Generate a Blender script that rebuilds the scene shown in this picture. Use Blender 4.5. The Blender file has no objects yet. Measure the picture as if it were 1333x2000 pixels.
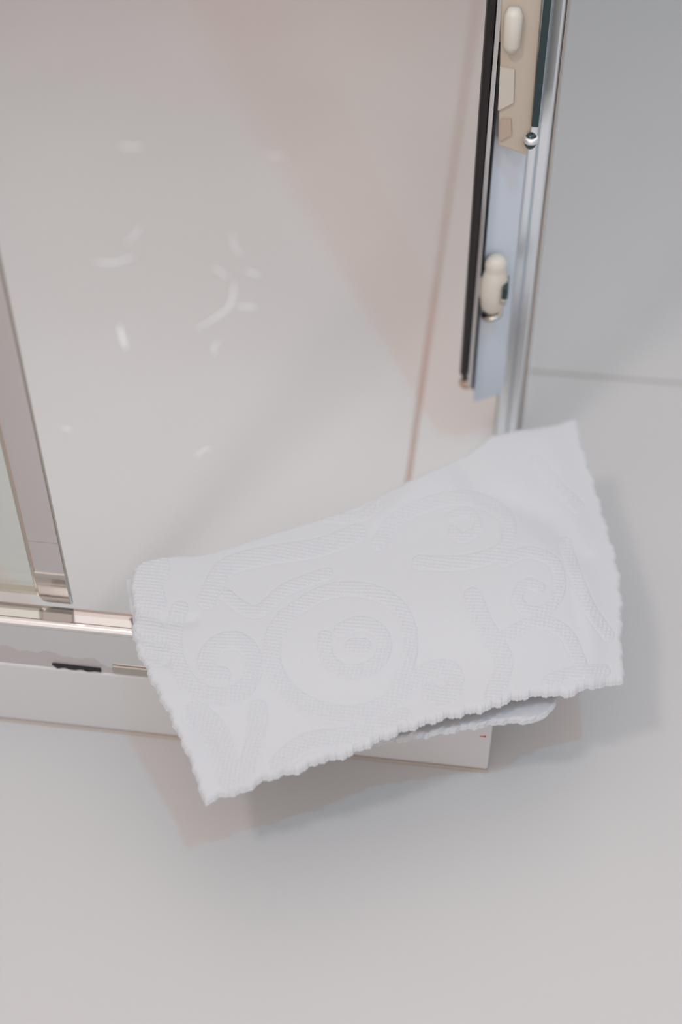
import bpy, bmesh, math, random
import numpy as np
from mathutils import Vector
random.seed(4); np.random.seed(4)
S = bpy.context.scene
COL = S.collection
D = bpy.data

# ------------------------------------------------------------------ camera
FPX, W, H = 2600.0, 1333.0, 2000.0
PITCH, YAW, ROLL = math.radians(43.4), math.radians(7.84), math.radians(-.34)
CAM = np.array([0, 0, .80])
fwd = np.array([-math.sin(YAW)*math.cos(PITCH), math.cos(YAW)*math.cos(PITCH), -math.sin(PITCH)])
rt = np.array([math.cos(YAW), math.sin(YAW), 0.]); up = np.cross(rt, fwd)
rt, up = math.cos(ROLL)*rt+math.sin(ROLL)*up, -math.sin(ROLL)*rt+math.cos(ROLL)*up
cd = D.cameras.new('camera'); cam = D.objects.new('camera', cd); COL.objects.link(cam)
from mathutils import Matrix
m = Matrix(((rt[0], up[0], -fwd[0], CAM[0]), (rt[1], up[1], -fwd[1], CAM[1]), (rt[2], up[2], -fwd[2], CAM[2]), (0, 0, 0, 1)))
cam.matrix_world = m
cd.sensor_fit = 'VERTICAL'; cd.sensor_height = 36; cd.sensor_width = 24; cd.lens = FPX/H*36
cd.clip_start = .02
cd.dof.use_dof = True; cd.dof.focus_distance = .90; cd.dof.aperture_fstop = 2.3
S.camera = cam

# ------------------------------------------------------------------ light
wd = D.worlds.new('world'); S.world = wd; wd.use_nodes = True
wd.node_tree.nodes['Background'].inputs[0].default_value = (.98, .87, .825, 1)
wd.node_tree.nodes['Background'].inputs[1].default_value = 1.27

def lamp(name, loc, target, size, power, color):
    l = D.lights.new(name, 'AREA'); l.shape = 'DISK'; l.size = size; l.energy = power; l.color = color
    o = D.objects.new(name, l); COL.objects.link(o); o.location = loc
    o.rotation_euler = (Vector(target)-Vector(loc)).to_track_quat('-Z', 'Y').to_euler()
    return o
lamp('cool_ceiling_lamp', (.42, -.05, 2.20), (-.7, 4.0, 1.0), .08, 11.5, (.10, .66, 1.0))
lamp('warm_ceiling_lamp', (-.62, -.25, 1.90), (1.4, 3.5, .8), .22, 11.2, (1.0, .92, .90))
S.view_settings.view_transform = 'Standard'; S.view_settings.look = 'None'
S.view_settings.exposure = -0.15; S.view_settings.gamma = 1.0; S.view_settings.use_curve_mapping = False

# ------------------------------------------------------------------ helpers
def ray(px, py): return rt*(px-667)-up*(py-1000)+fwd*FPX
def atz(px, py, z): d = ray(px, py); return CAM+d*((z-CAM[2])/d[2])
def aty(px, py, y): d = ray(px, py); return CAM+d*(y/d[1])

def mat(name, col, rough=.4, metal=0., **kw):
    mt = D.materials.new(name); mt.use_nodes = True
    b = mt.node_tree.nodes['Principled BSDF']
    b.inputs['Base Color'].default_value = (*col, 1); b.inputs['Roughness'].default_value = rough
    b.inputs['Metallic'].default_value = metal
    for k, v in kw.items():
        b.inputs[k.replace('_', ' ')].default_value = v
    return mt
def noisy(mt, c1, c2, scale, bump=0., bscale=40., detail=3.):
    nt = mt.node_tree; b = nt.nodes['Principled BSDF']
    tc = nt.nodes.new('ShaderNodeTexCoord'); n = nt.nodes.new('ShaderNodeTexNoise')
    n.inputs['Scale'].default_value = scale; n.inputs['Detail'].default_value = detail
    nt.links.new(tc.outputs['Object'], n.inputs['Vector'])
    r = nt.nodes.new('ShaderNodeValToRGB'); nt.links.new(n.outputs['Fac'], r.inputs[0])
    r.color_ramp.elements[0].position = .35; r.color_ramp.elements[1].position = .65
    r.color_ramp.elements[0].color = (*c1, 1); r.color_ramp.elements[1].color = (*c2, 1)
    nt.links.new(r.outputs[0], b.inputs['Base Color'])
    if bump:
        n2 = nt.nodes.new('ShaderNodeTexNoise'); n2.inputs['Scale'].default_value = bscale
        nt.links.new(tc.outputs['Object'], n2.inputs['Vector'])
        bp = nt.nodes.new('ShaderNodeBump'); bp.inputs['Strength'].default_value = bump; bp.inputs['Distance'].default_value = .01
        nt.links.new(n2.outputs['Fac'], bp.inputs['Height']); nt.links.new(bp.outputs[0], b.inputs['Normal'])
    return mt

M = {}
M['floor'] = noisy(mat('white_glossy_floor_tile', (.6, .59, .585), .38, Specular_IOR_Level=.35), (.545, .54, .543), (.565, .56, .56), 2.5, .06, 5.)
M['grout'] = mat('beige_grout', (.40, .37, .34), .8)
M['tray'] = noisy(mat('white_acrylic', (.62, .61, .61), .2), (.615, .605, .605), (.645, .635, .635), 3., .12, 4.)
M['skirt'] = mat('white_acrylic_skirt', (.60, .605, .61), .3)
M['seam'] = mat('pink_silicone', (.52, .40, .36), .6)
M['bead'] = mat('tan_silicone', (.42, .36, .32), .6)
M['wallback'] = mat('beige_wall_tile', (.66, .49, .42), .25)
M['wallside'] = mat('pale_blue_grey_wall_tile', (.66, .71, .75), .25)
M['wallleft'] = mat('white_wall_tile', (.62, .60, .585), .2)
M['chrome'] = mat('polished_aluminium', (.74, .735, .735), .12, 1.)
M['chromes'] = mat('polished_stile', (.67, .635, .63), .12, 1.)
M['chromeb'] = mat('satin_aluminium', (.86, .90, .93), .30, 1.)
M['dullchrome'] = mat('dull_nickel', (.50, .47, .42), .22, 1.)
M['black'] = mat('black_rubber', (.012, .008, .009), .4)
M['darkgreen'] = mat('dark_green_glass_edge', (.014, .034, .038), .2)
M['cream'] = mat('cream_plastic', (.47, .405, .33), .35)
M['ivory'] = mat('ivory_plastic', (.60, .56, .50), .35)
M['milk'] = mat('milky_glass', (.60, .60, .60), .3)
_n = M['milk'].node_tree; _m = _n.nodes.new('ShaderNodeMixShader'); _t = _n.nodes.new('ShaderNodeBsdfTransparent'); _t.inputs[0].default_value = (.9, .9, .9, 1)
_m.inputs[0].default_value = .66; _n.links.new(_n.nodes['Principled BSDF'].outputs[0], _m.inputs[1]); _n.links.new(_t.outputs[0], _m.inputs[2])
_n.links.new(_m.outputs[0], _n.nodes['Material Output'].inputs[0])
M['brownp'] = mat('brown_plastic', (.42, .33, .26), .4)
M['plate'] = mat('pale_plastic', (.52, .47, .41), .4)
M['frost'] = mat('frosted_blue_glass', (.54, .59, .66), .35)
M['red'] = mat('red_print', (.75, .12, .14), .6)
M['hole'] = mat('dark_slot', (.012, .012, .015), .7)
M['glint'] = mat('white_glint', (.98, .98, .98), .35)  # near-white colour that paints light reflections on the basin
M['tan'] = mat('tan_rubber', (.42, .31, .25), .5)
M['towel'] = mat('white_terry_cotton', (.548, .560, .585), .95)
M['towel'].node_tree.nodes['Principled BSDF'].inputs['Sheen Weight'].default_value = .15
# thin clear glass: part transparent, part mirror
g = D.materials.new('clear_shower_glass'); g.use_nodes = True; nt = g.node_tree; nt.nodes.clear()
o_ = nt.nodes.new('ShaderNodeOutputMaterial'); mx = nt.nodes.new('ShaderNodeMixShader')
tr = nt.nodes.new('ShaderNodeBsdfTransparent'); tr.inputs[0].default_value = (.90, .915, .895, 1)
gl = nt.nodes.new('ShaderNodeBsdfGlossy'); gl.inputs['Roughness'].default_value = .03
fr = nt.nodes.new('ShaderNodeMath'); fr.operation = 'MULTIPLY'; fr.inputs[1].default_value = .25
lw = nt.nodes.new('ShaderNodeLayerWeight'); lw.inputs[0].default_value = .3; nt.links.new(lw.outputs['Facing'], fr.inputs[0])
nt.links.new(fr.outputs[0], mx.inputs[0]); nt.links.new(tr.outputs[0], mx.inputs[1]); nt.links.new(gl.outputs[0], mx.inputs[2])
nt.links.new(mx.outputs[0], o_.inputs[0]); M['glass'] = g

def link(name, me, mt, parent=None, smooth=False):
    me.materials.append(M[mt] if isinstance(mt, str) else mt)
    if smooth:
        for p in me.polygons: p.use_smooth = True
    o = D.objects.new(name, me); COL.objects.link(o)
    if parent is not None: o.parent = parent; o.location = -Vector(parent.location)
    return o
def from_bm(name, bm, mt, parent=None, smooth=False, bevel=0.):
    bmesh.ops.recalc_face_normals(bm, faces=bm.faces)
    if bevel:
        es = [e for e in bm.edges if len(e.link_faces) == 2 and e.calc_face_angle(0) > .5]
        bmesh.ops.bevel(bm, geom=es, offset=bevel, segments=3, profile=.5, affect='EDGES')
    me = D.meshes.new(name); bm.to_mesh(me); bm.free()
    return link(name, me, mt, parent, smooth)
def box(bm, x0, x1, y0, y1, z0, z1):
    v = [bm.verts.new((x, y, z)) for x in (x0, x1) for y in (y0, y1) for z in (z0, z1)]
    for f in ((0, 1, 3, 2), (4, 6, 7, 5), (0, 4, 5, 1), (2, 3, 7, 6), (0, 2, 6, 4), (1, 5, 7, 3)):
        bm.faces.new([v[i] for i in f])
def boxo(name, b, mt, parent=None, bevel=0.):
    bm = bmesh.new(); box(bm, *b); return from_bm(name, bm, mt, parent, bevel=bevel)
def extrude(bm, prof, a, b, axis):
    """closed profile (two coords) extruded along axis 'x','y' or 'z' from a to b"""
    def P(p, t):
        return {'x': (t, p[0], p[1]), 'y': (p[0], t, p[1]), 'z': (p[0], p[1], t)}[axis]
    A = [bm.verts.new(P(p, a)) for p in prof]; B = [bm.verts.new(P(p, b)) for p in prof]
    n = len(prof)
    for i in range(n): bm.faces.new((A[i], A[(i+1) % n], B[(i+1) % n], B[i]))
    bm.faces.new(A[::-1]); bm.faces.new(B)
def revolve(bm, prof, centre, axis=(0, 0, 1), n=24):
    ax = Vector(axis).normalized(); u = ax.orthogonal().normalized(); w = ax.cross(u); c = Vector(centre)
    rings = [[bm.verts.new(c+ax*t+(u*math.cos(2*math.pi*i/n)+w*math.sin(2*math.pi*i/n))*r) for i in range(n)] for r, t in prof]
    for a, b in zip(rings, rings[1:]):
        for i in range(n): bm.faces.new((a[i], a[(i+1) % n], b[(i+1) % n], b[i]))
    bm.faces.new(rings[0][::-1]); bm.faces.new(rings[-1])
def struct(o): o['kind'] = 'structure'; return o
def tag(o, label, cat, group=None):
    o['label'] = label; o['category'] = cat
    if group: o['group'] = group
    return o
def empty(name, loc, label, cat, group=None):
    o = D.objects.new(name, None); COL.objects.link(o); o.location = loc; o.empty_display_size = .03
    return tag(o, label, cat, group)

# ------------------------------------------------------------------ the room
XR, XL, YB, YF = 1.0, -1.00, 2.25, -.70
bm = bmesh.new()                                     # large tiles with open joints
GY = 1.062
ys = [YF, GY-1.2, GY, YB]
for a, b in zip(ys, ys[1:]):
    box(bm, XL, XR, a+.0022, b-.0022, -.02, 0)
struct(from_bm('floor', bm, 'floor', bevel=.0012))
struct(boxo('floor_grout', (XL, XR, YF, YB, -.03, -.0014), 'grout'))
struct(boxo('wall_back', (XL-.1, .02, YB, YB+.08, -.03, 1.0), 'wallback'))
struct(boxo('wall_rear', (.0205, XR+.1, YB, YB+.08, -.03, 1.0), 'wallside'))
struct(boxo('wall_right', (XR, XR+.08, YF, YB, -.03, 1.0), 'wallside'))
struct(boxo('wall_left', (XL-.08, XL, YF, YB, -.03, 1.0), 'wallleft'))

# ------------------------------------------------------------------ shower tray
TY, TX, TZ = .581, .0262, .058                       # front face, right end, rim height
tray = empty('shower_tray', (-.4, TY, 0), 'low white acrylic shower tray on the floor under the folded towel', 'shower tray')
bm = bmesh.new(); box(bm, XL+.002, TX, TY, TY+.034, 0.0, .0665)
from_bm('skirt', bm, 'skirt', tray, bevel=.0022)
SX = -.058                                           # the seam of the basin
bm = bmesh.new(); box(bm, XL+.002, SX-.0022, TY+.0345, YB-.002, 0.0, .040)
box(bm, SX+.0022, TX, TY+.0345, YB-.002, 0.0, .040)
from_bm('basin', bm, 'tray', tray, bevel=.001)
from_bm('seam', (lambda b: (box(b, SX-.0022, SX+.0022, TY+.035, YB-.003, 0, .0394), b)[1])(bmesh.new()), 'seam', tray)['label'] = 'pinkish silicone seam'
from_bm('silicone_bead', (lambda b: (extrude(b, [(TY-.0022, .0002), (TY-.0003, .0002), (TY-.0003, .0016)], XL+.003, TX, 'x'), b)[1])(bmesh.new()), 'bead', tray)['label'] = 'thin tan silicone bead along the floor'
# small red printed mark on the skirt
p = aty(946, 1438, TY)
bm = bmesh.new(); box(bm, p[0]-.0026, p[0]+.0012, TY-.0004, TY+.0002, p[2]-.0003, p[2]+.0003)
box(bm, p[0]+.0002, p[0]+.0013, TY-.0004, TY+.0002, p[2]-.0008, p[2]+.0009)
from_bm('red_mark', bm, 'red', tray)['label'] = 'tiny red printed mark'

# ------------------------------------------------------------------ chrome threshold rail
rail = empty('threshold_rail', (-.4, TY+.01, .0665), 'polished chrome rail along the front rim of the shower tray', 'rail')
def arc(cy, cz, r, a0, a1, n=8):
    return [(cy+r*math.cos(math.radians(a0+(a1-a0)*i/n)), cz+r*math.sin(math.radians(a0+(a1-a0)*i/n))) for i in range(n+1)]
prof = [(TY+.0012, .0667)]+[(TY+.0012, .1070)]+arc(TY+.0035, .1098, .0034, 215, 60, 14) + \
       [(TY+.009, .1085), (TY+.0165, .1075), (TY+.0175, .1060), (TY+.0220, .1052), (TY+.0250, .1045), (TY+.0252, .0667)]
bm = bmesh.new(); extrude(bm, prof, XL+.002, -.045, 'x')
from_bm('rail_profile', bm, 'chrome', rail)
# water-stained dull film low on the face, with a ragged upper edge
bm = bmesh.new(); n = 90; xs = np.linspace(-.42, -.243, n); tv = []; bv = []
for i, x in enumerate(xs):
    h = .0835-.040*((x+.33)/.18)*.25+.0016*math.sin(x*190)+.0012*math.sin(x*411+1)+.001*random.random()
    if x > -.262: h -= (x+.262)*.45
    tv.append(bm.verts.new((x, TY+.0010, h))); bv.append(bm.verts.new((x, TY+.0010, .0672)))
for i in range(n-1): bm.faces.new((bv[i], bv[i+1], tv[i+1], tv[i]))
r_ = bmesh.ops.extrude_face_region(bm, geom=bm.faces[:])
for v in r_['geom']:
    if isinstance(v, bmesh.types.BMVert): v.co.y += .0006
M['stain'] = mat('limescale_film', (.52, .49, .49), .45, .4)
from_bm('limescale_film', bm, 'stain', rail)['label'] = 'greyish limescale band with ragged upper edge'
# dark weep slot at the foot of the rail
a, b = aty(104, 1303, TY), aty(198, 1314, TY)
bm = bmesh.new(); n = 26; tv = []; bv = []
for i in range(n):
    t = i/(n-1); x = a[0]+(b[0]-a[0])*t
    z1 = .0716-.0004*t; z0 = z1-.0032-.0007*math.sin(t*19)-.0005*random.random()
    if t < .08: z0 = z1-.0010-.03*t
    tv.append((x, z1)); bv.append((x, z0))
vf = [bm.verts.new((x, TY-.0004, z)) for x, z in tv+bv[::-1]]
f = bm.faces.new(vf); r_ = bmesh.ops.extrude_face_region(bm, geom=[f])
for v in r_['geom']:
    if isinstance(v, bmesh.types.BMVert): v.co.y += .0016
from_bm('weep_slot', bm, 'hole', rail)['label'] = 'dark ragged drainage slot'
boxo('cover_strip', (-.244, -.045, TY-.0006, TY+.0010, .0690, .0760), 'dullchrome', rail, bevel=.0004)['label'] = 'olive-toned thin cover strip'
# short side rail that carries the right half of the towel
bm = bmesh.new(); extrude(bm, [(.002, .0402), (.018, .0402), (.018, .1020), (.014, .1050), (.006, .1050), (.002, .102)], TY+.04, .80, 'y')
from_bm('side_rail', bm, 'chromeb', tray)

# ------------------------------------------------------------------ left sliding door
ld = empty('sliding_shower_door', (-.29, .608, .112), 'framed glass shower door with wide chrome stile at left', 'shower door')
YD = .606
x0, x1 = -.2975, -.2765
# stile: slightly bowed face, left lower corner rounded
bm = bmesh.new(); nz = 60; nx = 10; R_ = .008; zb, zt = .1065, 1.70
grid = []
for j in range(nz+1):
    z = zb+(zt-zb)*(j/nz)**3.2
    row = []
    for i in range(nx+1):
        t = i/nx
        dz = z-zb
        lx = x0
        if dz < R_: lx = x0+R_-math.sqrt(max(0, R_*R_-(R_-dz)**2))
        x = lx+(x1-lx)*t
        y = YD+.0003*(1-math.sin(math.pi*t)**.5)
        if dz < .022: y += .0022*((.022-dz)/.022)**2
        row.append(bm.verts.new((x, y, z)))
    grid.append(row)
for j in range(nz):
    for i in range(nx): bm.faces.new((grid[j][i], grid[j][i+1], grid[j+1][i+1], grid[j+1][i]))
r_ = bmesh.ops.extrude_face_region(bm, geom=bm.faces[:])
for v in r_['geom']:
    if isinstance(v, bmesh.types.BMVert): v.co.y = YD+.0045
st = from_bm('stile', bm, 'chromes', ld, smooth=False)
boxo('gasket', (x0-.0016, x0+.0004, YD+.0015, YD+.006, zb+.007, zt), 'tan', ld)['label'] = 'thin brown gasket line'
boxo('glazing_bead', (x0-.0040, x0-.0016, YD+.002, YD+.007, zb+.005, zt), 'dullchrome', ld, bevel=.0005)
boxo('edge_trim', (x1, x1+.0005, YD+.0015, YD+.004, zb+.001, zt), 'dullchrome', ld)
boxo('glass_pane', (-.80, x0-.004, YD+.005, YD+.010, zb+.006, zt), 'glass', ld)
boxo('bottom_strip', (-.80, x0-.004, YD+.0045, YD+.0105, zb+.0035, zb+.006), 'dullchrome', ld)
bm = bmesh.new(); box(bm, x0+.0004, x1-.0002, YD-.00012, YD+.004, zb+.0620, zb+.0626)  # thin darker bar painting a break in the stile's reflection
from_bm('reflection_line', bm, 'dullchrome', ld)
M['reflm'] = mat('rail_reflection_metal', (.50, .475, .45), .14, 1.)  # darker metal colour, the rail's reflection painted in
# added darker cap: the rail's reflection in the stile put into colour and shape
bm = bmesh.new(); gridc = []
prz = [(0, .0030), (.0015, .0012), (.004, .0002), (.008, -.0006), (.014, -.0008), (.022, -.0009), (.0285, -.0012), (.0305, -.0009), (.0325, -.0009), (.0335, 0)]
for dz, dy in prz:
    lx = x0
    if dz < R_: lx = x0+R_-math.sqrt(max(0, R_*R_-(R_-dz)**2))
    gridc.append([bm.verts.new((lx-.0002+(x1+.0004-lx)*i/6, YD+dy, zb-.0006+dz)) for i in range(7)])
for a, b in zip(gridc, gridc[1:]):
    for i in range(6): bm.faces.new((a[i], a[i+1], b[i+1], b[i]))
r_ = bmesh.ops.extrude_face_region(bm, geom=bm.faces[:])
for v in r_['geom']:
    if isinstance(v, bmesh.types.BMVert): v.co.y = YD+.0048
from_bm('reflection_cap', bm, 'reflm', ld)['label'] = 'brownish added cap painted as the rail reflection'

# ------------------------------------------------------------------ right folding door with black seal
rd = empty('folding_shower_door', (0, .885, .11), 'folded glass shower door edge with long black seal and chrome stile', 'shower door')
YS = .872
def X_at(px, py, y=YS): return aty(px, py, y)[0]
zs = aty(907, 745, YS)[2]
xs0 = X_at(922.5, 400); xs1 = X_at(941, 400)
bm = bmesh.new()
extrude(bm, [(xs0, YS+.001), (xs0+.001, YS-.002), ((xs0+xs1)/2, YS-.0035), (xs1-.0006, YS-.002), (xs1, YS+.001), (xs1, YS+.008), (xs0, YS+.008)], zs+.008, 1.70, 'z')
extrude(bm, [(xs0+.0025, YS), (xs1-.0015, YS), (xs1-.0015, YS+.006), (xs0+.0025, YS+.006)], zs-.004, zs+.009, 'z')
from_bm('seal', bm, 'black', rd)['label'] = 'long black rubber seal'
xc1 = X_at(953, 400)
bm = bmesh.new(); extrude(bm, [(xs1+.0001, YS-.001), (xc1-.0012, YS-.0022), (xc1, YS-.001), (xc1, YS+.012), (xs1+.0001, YS+.012)], zs-.006, 1.70, 'z')
from_bm('stile', bm, 'chrome', rd, bevel=.0004)['label'] = 'narrow polished chrome stile'
boxo('edge_strip', (xc1+.0001, xc1+.0012, YS-.0028, YS+.012, zs-.006, 1.70), 'hole', rd)
bm = bmesh.new(); revolve(bm, [(.001, -.004), (.005, -.0030), (.0062, 0), (.0055, .003), (.003, .005)], (xs1-.001, YS+.004, zs-.004))
from_bm('foot_cap', bm, 'tan', rd, smooth=True)['label'] = 'tan rubber foot cap'
YP = .890
px0 = xc1+.0012
pzb = aty(945, 768, YP)[2]
bm = bmesh.new(); extrude(bm, [(px0, YS+.004), (px0, YS+.008), (.0150, YP+.006), (.0150, YP+.002)], pzb, 1.70, 'z')
from_bm('glass_pane', bm, 'frost', rd, bevel=.0006)['label'] = 'pale blue frosted glass strip'
# lower guide: ivory knob and bracket with a dark chrome clip
q = aty(966, 552, YS)
gb = None
bm = bmesh.new()
revolve(bm, [(.0055, -.030), (.0092, -.025), (.0108, -.012), (.0104, .000), (.0088, .006), (.0080, .009), (.0086, .012), (.0080, .0165), (.0050, .0195), (.0015, .0205)], (q[0]+.0002, YS-.0005, q[2]+.004))
gb = from_bm('guide_knob', bm, 'ivory', rd, smooth=True); gb['label'] = 'rounded ivory plastic guide knob'
c = aty(986, 560, YS)
boxo('clip', (c[0]-.0014, c[0]+.0034, YS-.012, YS+.006, c[2]-.004, c[2]+.007), 'darkgreen', rd, bevel=.0012)['label'] = 'dark metal clip'
boxo('clip_foot', (c[0]-.0020, c[0]+.0026, YS-.012, YS+.006, c[2]-.009, c[2]-.0042), 'dullchrome', rd, bevel=.0008)
bm = bmesh.new()
revolve(bm, [(.0040, -.0012), (.0084, 0), (.0088, .0022), (.004, .003)], (q[0]+.001, YS-.0005, q[2]-.030), axis=(-.3, 0, 1))
from_bm('guide_foot', bm, 'dullchrome', rd, smooth=True)
# upper cream housing
def at2(px, py, y): p = aty(px, py, y); return (p[0], p[2])
Yh = YS-.004
pts = [at2(974, 284, Yh), at2(1030, 304, Yh), at2(1041, 240, Yh), at2(1074, -160, Yh), at2(984, -160, Yh)]
bm = bmesh.new(); extrude(bm, [(x, z) for x, z in pts], Yh, Yh+.010, 'y')
from_bm('housing', bm, 'cream', rd, bevel=.0012)['label'] = 'cream plastic roller housing'
c = aty(1003, 52, Yh)
bm = bmesh.new(); revolve(bm, [(.0035, -.016), (.0060, -.011), (.0062, .009), (.0035, .014)], (c[0], Yh-.003, c[2]))
from_bm('roller', bm, 'ivory', rd, smooth=True)['label'] = 'white plastic roller'
pts = [at2(978, 130, Yh-.001), at2(1006, 135, Yh-.001), at2(1004, 200, Yh-.001), at2(974, 215, Yh-.001)]
bm = bmesh.new(); extrude(bm, pts, Yh-.002, Yh, 'y'); from_bm('cover_plate', bm, 'plate', rd)['label'] = 'small ivory cover plate'
pts = [at2(980, 232, Yh-.001), at2(999, 232, Yh-.001), at2(1000, 262, Yh-.001), at2(976, 275, Yh-.001)]
bm = bmesh.new(); extrude(bm, pts, Yh-.002, Yh, 'y'); from_bm('roller_bracket', bm, 'brownp', rd)['label'] = 'brown roller bracket'
# dark green strip ending in a chrome ball
a = aty(1048, 244, Yh); b = aty(1069, 0, Yh)
xm = (a[0]+b[0])/2
boxo('dark_seal', (xm-.0025, xm+.0025, Yh-.004, Yh+.008, a[2], 1.70), 'darkgreen', rd, bevel=.0008)['label'] = 'dark green seal strip'
c = aty(1038, 271, Yh)
bm = bmesh.new(); bmesh.ops.create_uvsphere(bm, u_segments=24, v_segments=16, radius=.0046)
bmesh.ops.scale(bm, vec=(1, 1, 1.35), verts=bm.verts); bmesh.ops.translate(bm, vec=(c[0], Yh-.003, c[2]), verts=bm.verts)
from_bm('ball_pin', bm, 'darkgreen', rd, smooth=True)
bm = bmesh.new(); revolve(bm, [(.0042, -.0025), (.0056, -.0015), (.0056, .0015), (.0042, .0025)], (c[0], Yh-.003, c[2]+.001))
from_bm('pin_collar', bm, 'chromeb', rd, smooth=True)['label'] = 'bright metal collar'

# ------------------------------------------------------------------ upright post
YPO = .90
post = empty('corner_post', (.024, YPO, .057), 'tall aluminium corner post behind the raised towel corner', 'post')
xl = aty(972, 800, YPO)[0]+.0005; xr = aty(1019, 800, YPO)[0]
w = xr-xl
prof = [(xl, YPO), (xl+.18*w, YPO-.0022), (xl+.44*w, YPO-.0030), (xl+.50*w, YPO-.0005), (xl+.56*w, YPO-.0036),
        (xl+.84*w, YPO-.0046), (xl+.92*w, YPO-.0036), (xr, YPO+.0005), (xr, YPO+.016), (xl, YPO+.016)]
bm = bmesh.new(); extrude(bm, prof, .0402, 1.70, 'z')
from_bm('profile', bm, 'chromeb', post)
boxo('side_gasket', (xr+.0001, xr+.0015, YPO-.001, YPO+.008, .0402, 1.70), 'bead', post)['label'] = 'thin brownish gasket on the right side'
boxo('left_gasket', (xl-.0013, xl-.0001, YPO-.0005, YPO+.008, .0402, .30), 'dullchrome', post)

# ------------------------------------------------------------------ side panel running back from the post
sp = empty('shower_screen', (.034, 1.5, .0405), 'frosted side panel of the shower, edge-on behind the corner post', 'shower panel')
boxo('frosted_pane', (.0305, .0355, YPO+.018, YB-.004, .0404, 1.70), 'milk', sp)
boxo('wall_channel', (.0275, .0385, YB-.012, YB-.001, .0404, 1.70), 'chromeb', sp)
# ------------------------------------------------------------------ reflected glints on the basin, painted as thin white meshes
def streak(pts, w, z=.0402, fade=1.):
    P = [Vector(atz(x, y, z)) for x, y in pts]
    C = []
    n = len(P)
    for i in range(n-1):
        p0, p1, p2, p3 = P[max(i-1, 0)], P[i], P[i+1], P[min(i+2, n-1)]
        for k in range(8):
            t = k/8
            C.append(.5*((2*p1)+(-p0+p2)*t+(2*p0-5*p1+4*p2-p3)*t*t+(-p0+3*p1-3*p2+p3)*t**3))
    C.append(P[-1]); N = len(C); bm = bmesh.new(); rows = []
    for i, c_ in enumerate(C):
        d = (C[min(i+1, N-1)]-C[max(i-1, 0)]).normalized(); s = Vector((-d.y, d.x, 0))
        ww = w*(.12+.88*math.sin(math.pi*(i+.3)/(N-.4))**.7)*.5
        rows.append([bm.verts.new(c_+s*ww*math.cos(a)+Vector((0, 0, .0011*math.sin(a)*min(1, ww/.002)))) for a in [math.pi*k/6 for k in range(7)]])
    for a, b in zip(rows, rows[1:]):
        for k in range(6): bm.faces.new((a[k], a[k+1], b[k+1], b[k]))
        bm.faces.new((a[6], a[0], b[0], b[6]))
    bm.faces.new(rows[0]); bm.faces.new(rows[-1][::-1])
    return from_bm('glint_streak', bm, 'glint', smooth=True)
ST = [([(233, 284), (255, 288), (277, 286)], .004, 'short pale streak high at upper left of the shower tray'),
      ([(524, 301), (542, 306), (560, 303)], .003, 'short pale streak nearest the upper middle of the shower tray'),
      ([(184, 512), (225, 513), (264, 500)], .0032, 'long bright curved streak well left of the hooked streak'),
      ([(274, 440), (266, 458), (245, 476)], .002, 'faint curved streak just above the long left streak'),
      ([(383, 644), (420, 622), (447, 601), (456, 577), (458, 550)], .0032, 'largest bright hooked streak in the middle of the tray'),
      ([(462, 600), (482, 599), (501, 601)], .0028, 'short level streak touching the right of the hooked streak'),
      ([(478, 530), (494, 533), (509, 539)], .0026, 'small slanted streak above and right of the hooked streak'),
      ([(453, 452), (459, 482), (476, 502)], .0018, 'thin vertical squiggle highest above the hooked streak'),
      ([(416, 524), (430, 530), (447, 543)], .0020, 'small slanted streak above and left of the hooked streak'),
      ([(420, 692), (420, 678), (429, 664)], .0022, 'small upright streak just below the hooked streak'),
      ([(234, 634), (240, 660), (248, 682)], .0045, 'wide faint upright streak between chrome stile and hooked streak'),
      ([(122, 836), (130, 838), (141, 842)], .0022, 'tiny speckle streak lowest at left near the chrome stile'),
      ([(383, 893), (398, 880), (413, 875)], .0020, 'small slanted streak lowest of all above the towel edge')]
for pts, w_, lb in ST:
    tag(streak(pts, w_*1.15), lb, 'glint streak', 'pale streaks on the shower tray')  # streaks are painted light reflections, not water

# ------------------------------------------------------------------ towel
def resample(pts, n, jit=0.):
    p = np.array(pts, float); s = np.r_[0, np.cumsum(np.hypot(*np.diff(p, axis=0).T))]
    t = np.linspace(0, s[-1], n)
    # light smoothing through cumulative spline
    q = np.c_[np.interp(t, s, p[:, 0]), np.interp(t, s, p[:, 1])]
    k = max(3, int(n/ max(1, s[-1])*14)) | 1
    pad = np.r_[2*q[:1]-q[k:0:-1], q, 2*q[-1:]-q[-2:-k-2:-1]]
    ker = np.hanning(k+2)[1:-1]; ker /= ker.sum()
    sm = np.c_[np.convolve(pad[:, 0], ker, 'same'), np.convolve(pad[:, 1], ker, 'same')][k:-k]
    if jit:
        d = np.gradient(sm, axis=0); d /= np.maximum(1e-6, np.hypot(d[:, 0], d[:, 1]))[:, None]
        nrm = np.c_[-d[:, 1], d[:, 0]]
        ph = t/7.0*2*math.pi+1.5*np.sin(t/31)
        env = np.sin(math.pi*np.linspace(0, 1, n))**.3
        sm = sm+nrm*(jit*env*(.35*np.sin(ph)+1.3*np.sin(t/47*2*math.pi+.8*np.sin(t/90))+.7*np.sin(t/19.*2*math.pi)))[:, None]
    sm[0] = p[0]; sm[-1] = p[-1]
    return sm
def coons(top, right, bot, left):
    # top: TL->TR, right: TR->BR, bot: BL->BR, left: TL->BL
    nu = len(top); nv = len(left); u = np.linspace(0, 1, nu)[None, :, None]; v = np.linspace(0, 1, nv)[:, None, None]
    Sx = (1-v)*top[None]+v*bot[None]+(1-u)*left[:, None]+u*right[:, None]
    Sx -= (1-u)*(1-v)*top[0]+u*(1-v)*top[-1]+(1-u)*v*bot[0]+u*v*bot[-1]
    return Sx
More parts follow.
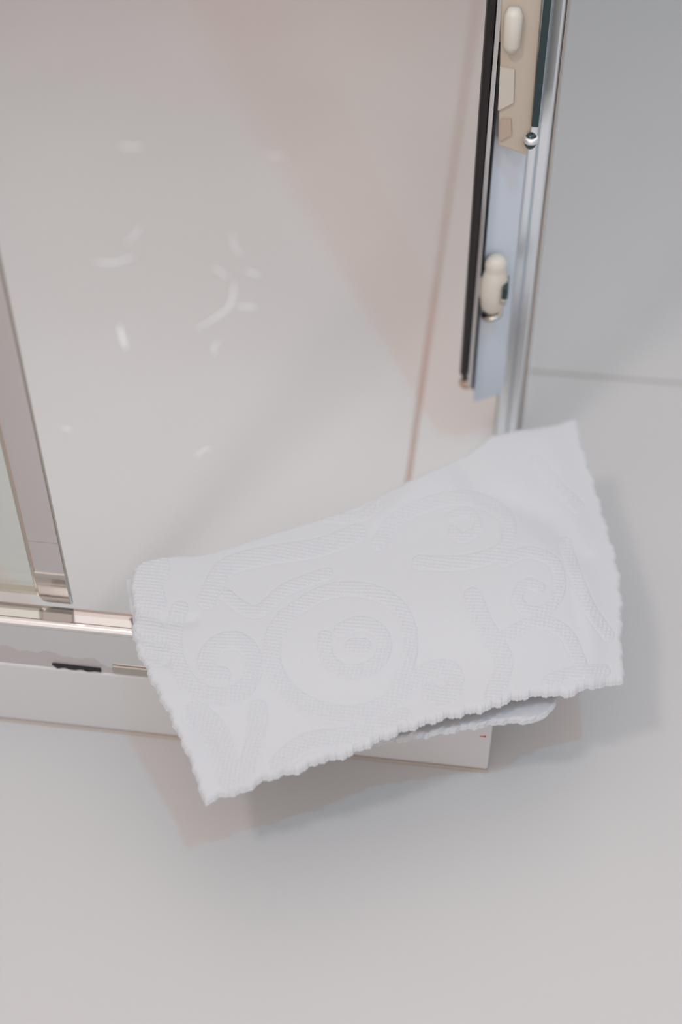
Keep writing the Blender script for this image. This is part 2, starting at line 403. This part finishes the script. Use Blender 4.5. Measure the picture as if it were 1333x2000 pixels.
def zfield(px, ctl, sig):
    out = np.zeros(px.shape[:2]); wsum = np.zeros(px.shape[:2])
    for x, y, z in ctl:
        w_ = np.exp(-((px[..., 0]-x)**2+(px[..., 1]-y)**2)/(2*sig*sig))+1e-9
        out += w_*z; wsum += w_
    return out/wsum
def seg_dist(px, py, pl):
    best = np.full(px.shape, 1e9)
    for (x0_, y0_), (x1_, y1_) in zip(pl, pl[1:]):
        dx, dy = x1_-x0_, y1_-y0_; L = dx*dx+dy*dy+1e-9
        t = np.clip(((px-x0_)*dx+(py-y0_)*dy)/L, 0, 1)
        best = np.minimum(best, (px-x0_-t*dx)**2+(py-y0_-t*dy)**2)
    return np.sqrt(best)
def smoothpoly(pts, k=6):
    out = []; P = [np.array(p, float) for p in pts]; n = len(P)
    for i in range(n-1):
        p0, p1, p2, p3 = P[max(i-1, 0)], P[i], P[i+1], P[min(i+2, n-1)]
        for j in range(k):
            t = j/k; out.append(.5*((2*p1)+(-p0+p2)*t+(2*p0-5*p1+4*p2-p3)*t*t+(-p0+3*p1-3*p2+p3)*t**3))
    out.append(P[-1]); return out
BANDS = [([(352, 1190), (340, 1230), (345, 1290), (378, 1342), (430, 1360), (478, 1345), (498, 1303), (488, 1268), (460, 1250), (425, 1258), (404, 1285), (410, 1312), (434, 1318)], 16),
         ([(560, 1205), (535, 1245), (534, 1300), (562, 1350), (620, 1385), (690, 1396), (750, 1378), (800, 1335), (850, 1308), (884, 1312), (888, 1345), (862, 1364), (842, 1352)], 17),
         ([(760, 1368), (795, 1310), (802, 1235), (775, 1180), (715, 1152), (640, 1155), (575, 1190)], 13),
         ([(636, 1245), (640, 1285), (678, 1312), (728, 1302), (752, 1268), (742, 1232), (705, 1217), (668, 1230)], 13),
         ([(690, 1262), (712, 1262)], 14),
         ([(300, 1108), (285, 1140), (292, 1172)], 32), ([(278, 1205), (300, 1240), (310, 1275)], 24),
         ([(385, 1395), (420, 1430), (440, 1480), (455, 1520)], 25), ([(505, 1385), (500, 1440), (485, 1500)], 18),
         ([(545, 1490), (600, 1450), (680, 1438), (720, 1425)], 17), ([(745, 1412), (790, 1398)], 15),
         ([(925, 1165), (945, 1215), (985, 1290), (965, 1360)], 17), ([(985, 1245), (1050, 1215), (1105, 1235), (1135, 1295)], 12),
         ([(985, 1095), (1035, 1078), (1085, 1100), (1095, 1150), (1070, 1190), (1030, 1192), (1012, 1165), (1030, 1140), (1056, 1148)], 10),
         ([(740, 1060), (775, 1015), (850, 980), (930, 975), (990, 1010), (985, 1070), (910, 1098), (820, 1098)], 13),
         ([(880, 1010), (915, 1000), (935, 1030), (905, 1050), (885, 1035)], 9),
         ([(405, 1170), (440, 1110), (520, 1085), (620, 1070), (700, 1040)], 17), ([(440, 1160), (500, 1195), (560, 1150), (640, 1120)], 11),
         ([(1105, 1060), (1125, 1120), (1155, 1190), (1190, 1240)], 11), ([(1075, 1330), (1120, 1315), (1180, 1310)], 12),
         ([(1050, 900), (1090, 950), (1130, 990)], 12), ([(640, 1010), (700, 1010), (740, 985)], 10)]
def pattern(X, Y):
    h = np.zeros(X.shape); cover = np.zeros(X.shape); groove = np.zeros(X.shape)
    for pl, wd_ in BANDS:
        d = seg_dist(X, Y, smoothpoly(pl))
        m_ = 1/(1+np.exp((d-wd_)/1.3)); cover = np.maximum(cover, m_)
        groove = np.maximum(groove, np.exp(-((d-wd_-2)/2.2)**2))
    groove *= (1-cover)
    a = Y-.10*X+2.2*np.sin(X/37.)+1.5*np.sin(Y/29.+X/61.)
    b = X+.22*Y+1.8*np.sin(Y/23.)
    ribs = (.5+.5*np.sin(a*2*math.pi/6.6))**.8*(.62+.38*np.sin(b*2*math.pi/8.8))
    fuzz = np.random.rand(*X.shape)
    h += cover*(.00015+.00074*ribs)-.00034*groove+(1-cover)*.00012*fuzz+cover*.00012*fuzz
    return h
def cloth(edges, ctl, sig, nu, nv, thick, folds=(), jit=(0, 0, 0, 0), edge_w=12.):
    top = resample(edges[0], nu, jit[0]); right = resample(edges[1], nv, jit[1])
    bot = resample(edges[2], nu, jit[2]); left = resample(edges[3], nv, jit[3])
    P = coons(top, right, bot, left)
    X, Y = P[..., 0], P[..., 1]
    z = zfield(P, ctl, sig)
    for pl, wd_, amp in folds:
        d = seg_dist(X, Y, smoothpoly(pl)); z = z+amp*np.exp(-(d/wd_)**2)
    def lift(zz):
        dx = rt[0]*(X-667)-up[0]*(Y-1000)+fwd[0]*FPX; dy = rt[1]*(X-667)-up[1]*(Y-1000)+fwd[1]*FPX; dz = rt[2]*(X-667)-up[2]*(Y-1000)+fwd[2]*FPX
        t = (zz-CAM[2])/dz
        return np.stack([dx*t, dy*t, zz], -1)
    T = lift(z)
    # distance to the border in metres-ish (grid metric)
    iu = np.arange(nu)[None]; iv = np.arange(nv)[:, None]
    du = np.hypot(*(P[nv//2, -1]-P[nv//2, 0]))/nu; dv = np.hypot(*(P[-1, nu//2]-P[0, nu//2]))/nv
    e = np.minimum(np.minimum(iu, nu-1-iu)*du, np.minimum(iv, nv-1-iv)*dv)
    k = np.clip(e/edge_w, 0, 1); rnd = np.sqrt(np.clip(1-(1-k)**2, 0, 1))
    hpat = pattern(X, Y)
    Tt = T.copy(); Tt[..., 2] += -thick*.5*(1-rnd)+hpat*rnd
    Bt = T.copy(); Bt[..., 2] += -thick*.5*(1+rnd)
    V = np.concatenate([Tt.reshape(-1, 3), Bt.reshape(-1, 3)])
    idx = np.arange(nu*nv).reshape(nv, nu)
    q = np.stack([idx[:-1, :-1], idx[1:, :-1], idx[1:, 1:], idx[:-1, 1:]], -1).reshape(-1, 4)
    qb = q[:, ::-1]+nu*nv
    ring = np.concatenate([idx[0, :], idx[1:, -1], idx[-1, -2::-1], idx[-2:0:-1, 0]])
    r2 = np.roll(ring, -1)
    qs = np.stack([ring, r2, r2+nu*nv, ring+nu*nv], -1)
    return V, np.concatenate([q, qb, qs])
def join(parts):
    vs, fs, n = [], [], 0
    for V, F_ in parts:
        vs.append(V); fs.append(F_+n); n += len(V)
    V = np.concatenate(vs); F_ = np.concatenate(fs)
    me = D.meshes.new('folded_towel'); me.vertices.add(len(V)); me.vertices.foreach_set('co', V.astype(np.float32).ravel())
    me.loops.add(len(F_)*4); me.loops.foreach_set('vertex_index', F_.astype(np.int32).ravel())
    me.polygons.add(len(F_)); me.polygons.foreach_set('loop_start', np.arange(0, len(F_)*4, 4, dtype=np.int32))
    me.polygons.foreach_set('loop_total', np.full(len(F_), 4, dtype=np.int32))
    me.polygons.foreach_set('use_smooth', np.ones(len(F_), dtype=bool))
    me.update(calc_edges=True); me.validate(); return me
TL, TR, BR, BL = (280, 1094), (1131, 813), (1221, 1327), (400, 1566)
top = [TL, (335, 1083), (400, 1080), (470, 1060), (560, 1030), (640, 1006), (700, 985), (760, 955), (830, 920), (890, 895), (922, 878), (962, 846), (1005, 836), (1060, 829), (1095, 822), (1115, 813), TR]
right = [TR, (1136, 850), (1150, 895), (1163, 935), (1175, 975), (1192, 1035), (1205, 1075), (1214, 1120), (1219, 1180), (1217, 1250), (1222, 1300), BR]
bot = [BL, (430, 1550), (458, 1546), (480, 1540), (510, 1520), (545, 1510), (590, 1500), (625, 1481), (662, 1476), (700, 1461), (737, 1443), (792, 1421), (864, 1398), (952, 1380), (1000, 1362), (1034, 1354), (1075, 1350), (1111, 1354), (1150, 1337), (1190, 1333), BR]
left = [TL, (258, 1112), (254, 1150), (262, 1190), (258, 1225), (264, 1260), (280, 1290), (300, 1335), (330, 1390), (350, 1435), (372, 1482), (388, 1535), BL]
Z0 = .0155
ctl = [(x, y, z+Z0) for x, y, z in [(290, 1100, .113), (262, 1200, .112), (330, 1380, .104), (400, 1560, .076), (550, 1500, .082), (560, 1400, .104), (700, 1460, .090), (850, 1400, .098),
       (1030, 1360, .101), (1215, 1325, .086), (1215, 1180, .088), (1120, 1150, .117), (1130, 1280, .108), (1160, 960, .098), (1125, 830, .112), (1000, 850, .112),
       (900, 900, .110), (860, 1000, .106), (700, 990, .108), (500, 1060, .108), (430, 1250, .112), (700, 1250, .111), (950, 1150, .113), (560, 1130, .109)]]
folds = [([(900, 905), (945, 960), (1010, 990), (1085, 1030), (1135, 1090)], 26, -.0035), ([(1060, 850), (1100, 940), (1125, 1060), (1150, 1200), (1150, 1330)], 26, .0022),
         ([(830, 930), (800, 960), (740, 1010)], 22, .0022), ([(262, 1195), (330, 1215), (380, 1212)], 10, -.0020), ([(258, 1240), (320, 1262)], 8, -.0016), ([(270, 1275), (330, 1296)], 8, -.0014),
         ([(1140, 1090), (1120, 1150), (1135, 1230), (1150, 1290)], 14, -.0009), ([(590, 1500), (660, 1420), (700, 1400)], 26, .0012),
         ([(380, 1400), (430, 1500)], 20, -.0012)]
main = cloth((top, right, bot, left), ctl, 85, 820, 560, .0085, folds, (.5, 1.6, 1.9, 1.6))
lt = [(620, 1410), (800, 1378), (950, 1362), (1040, 1345)]
lr = [(1040, 1345), (1080, 1342), (1094, 1345), (1088, 1372), (1074, 1390), (1052, 1400)]
lb = [(640, 1462), (726, 1449), (780, 1441), (836, 1432), (880, 1424), (930, 1415), (985, 1404), (1018, 1406), (1052, 1400)]
ll = [(620, 1410), (625, 1430), (640, 1462)]
under = cloth((lt, lr, lb, ll), [(700, 1420, .086), (850, 1400, .094), (1000, 1380, .098), (1060, 1340, .100)], 80, 240, 90, .007, (), (0, .8, 1.6, 0), 8.)
el = [(246, 1128), (250, 1160), (258, 1200), (262, 1235), (285, 1290), (300, 1330)]
er = [(330, 1115), (330, 1160), (330, 1200), (335, 1235), (345, 1290), (350, 1330)]
edge = cloth(([el[0], (290, 1118), er[0]], er, [el[-1], (325, 1332), er[-1]], el), [(280, 1130, .1215), (280, 1230, .1215), (310, 1320, .118)], 80, 70, 130, .004, (), (0, 0, 0, 1.2), 8.)
me = join([main, under, edge])
tw = link('folded_towel', me, 'towel')
tag(tw, 'white terry towel with embossed scrolls, folded over the corner of the shower tray', 'towel')
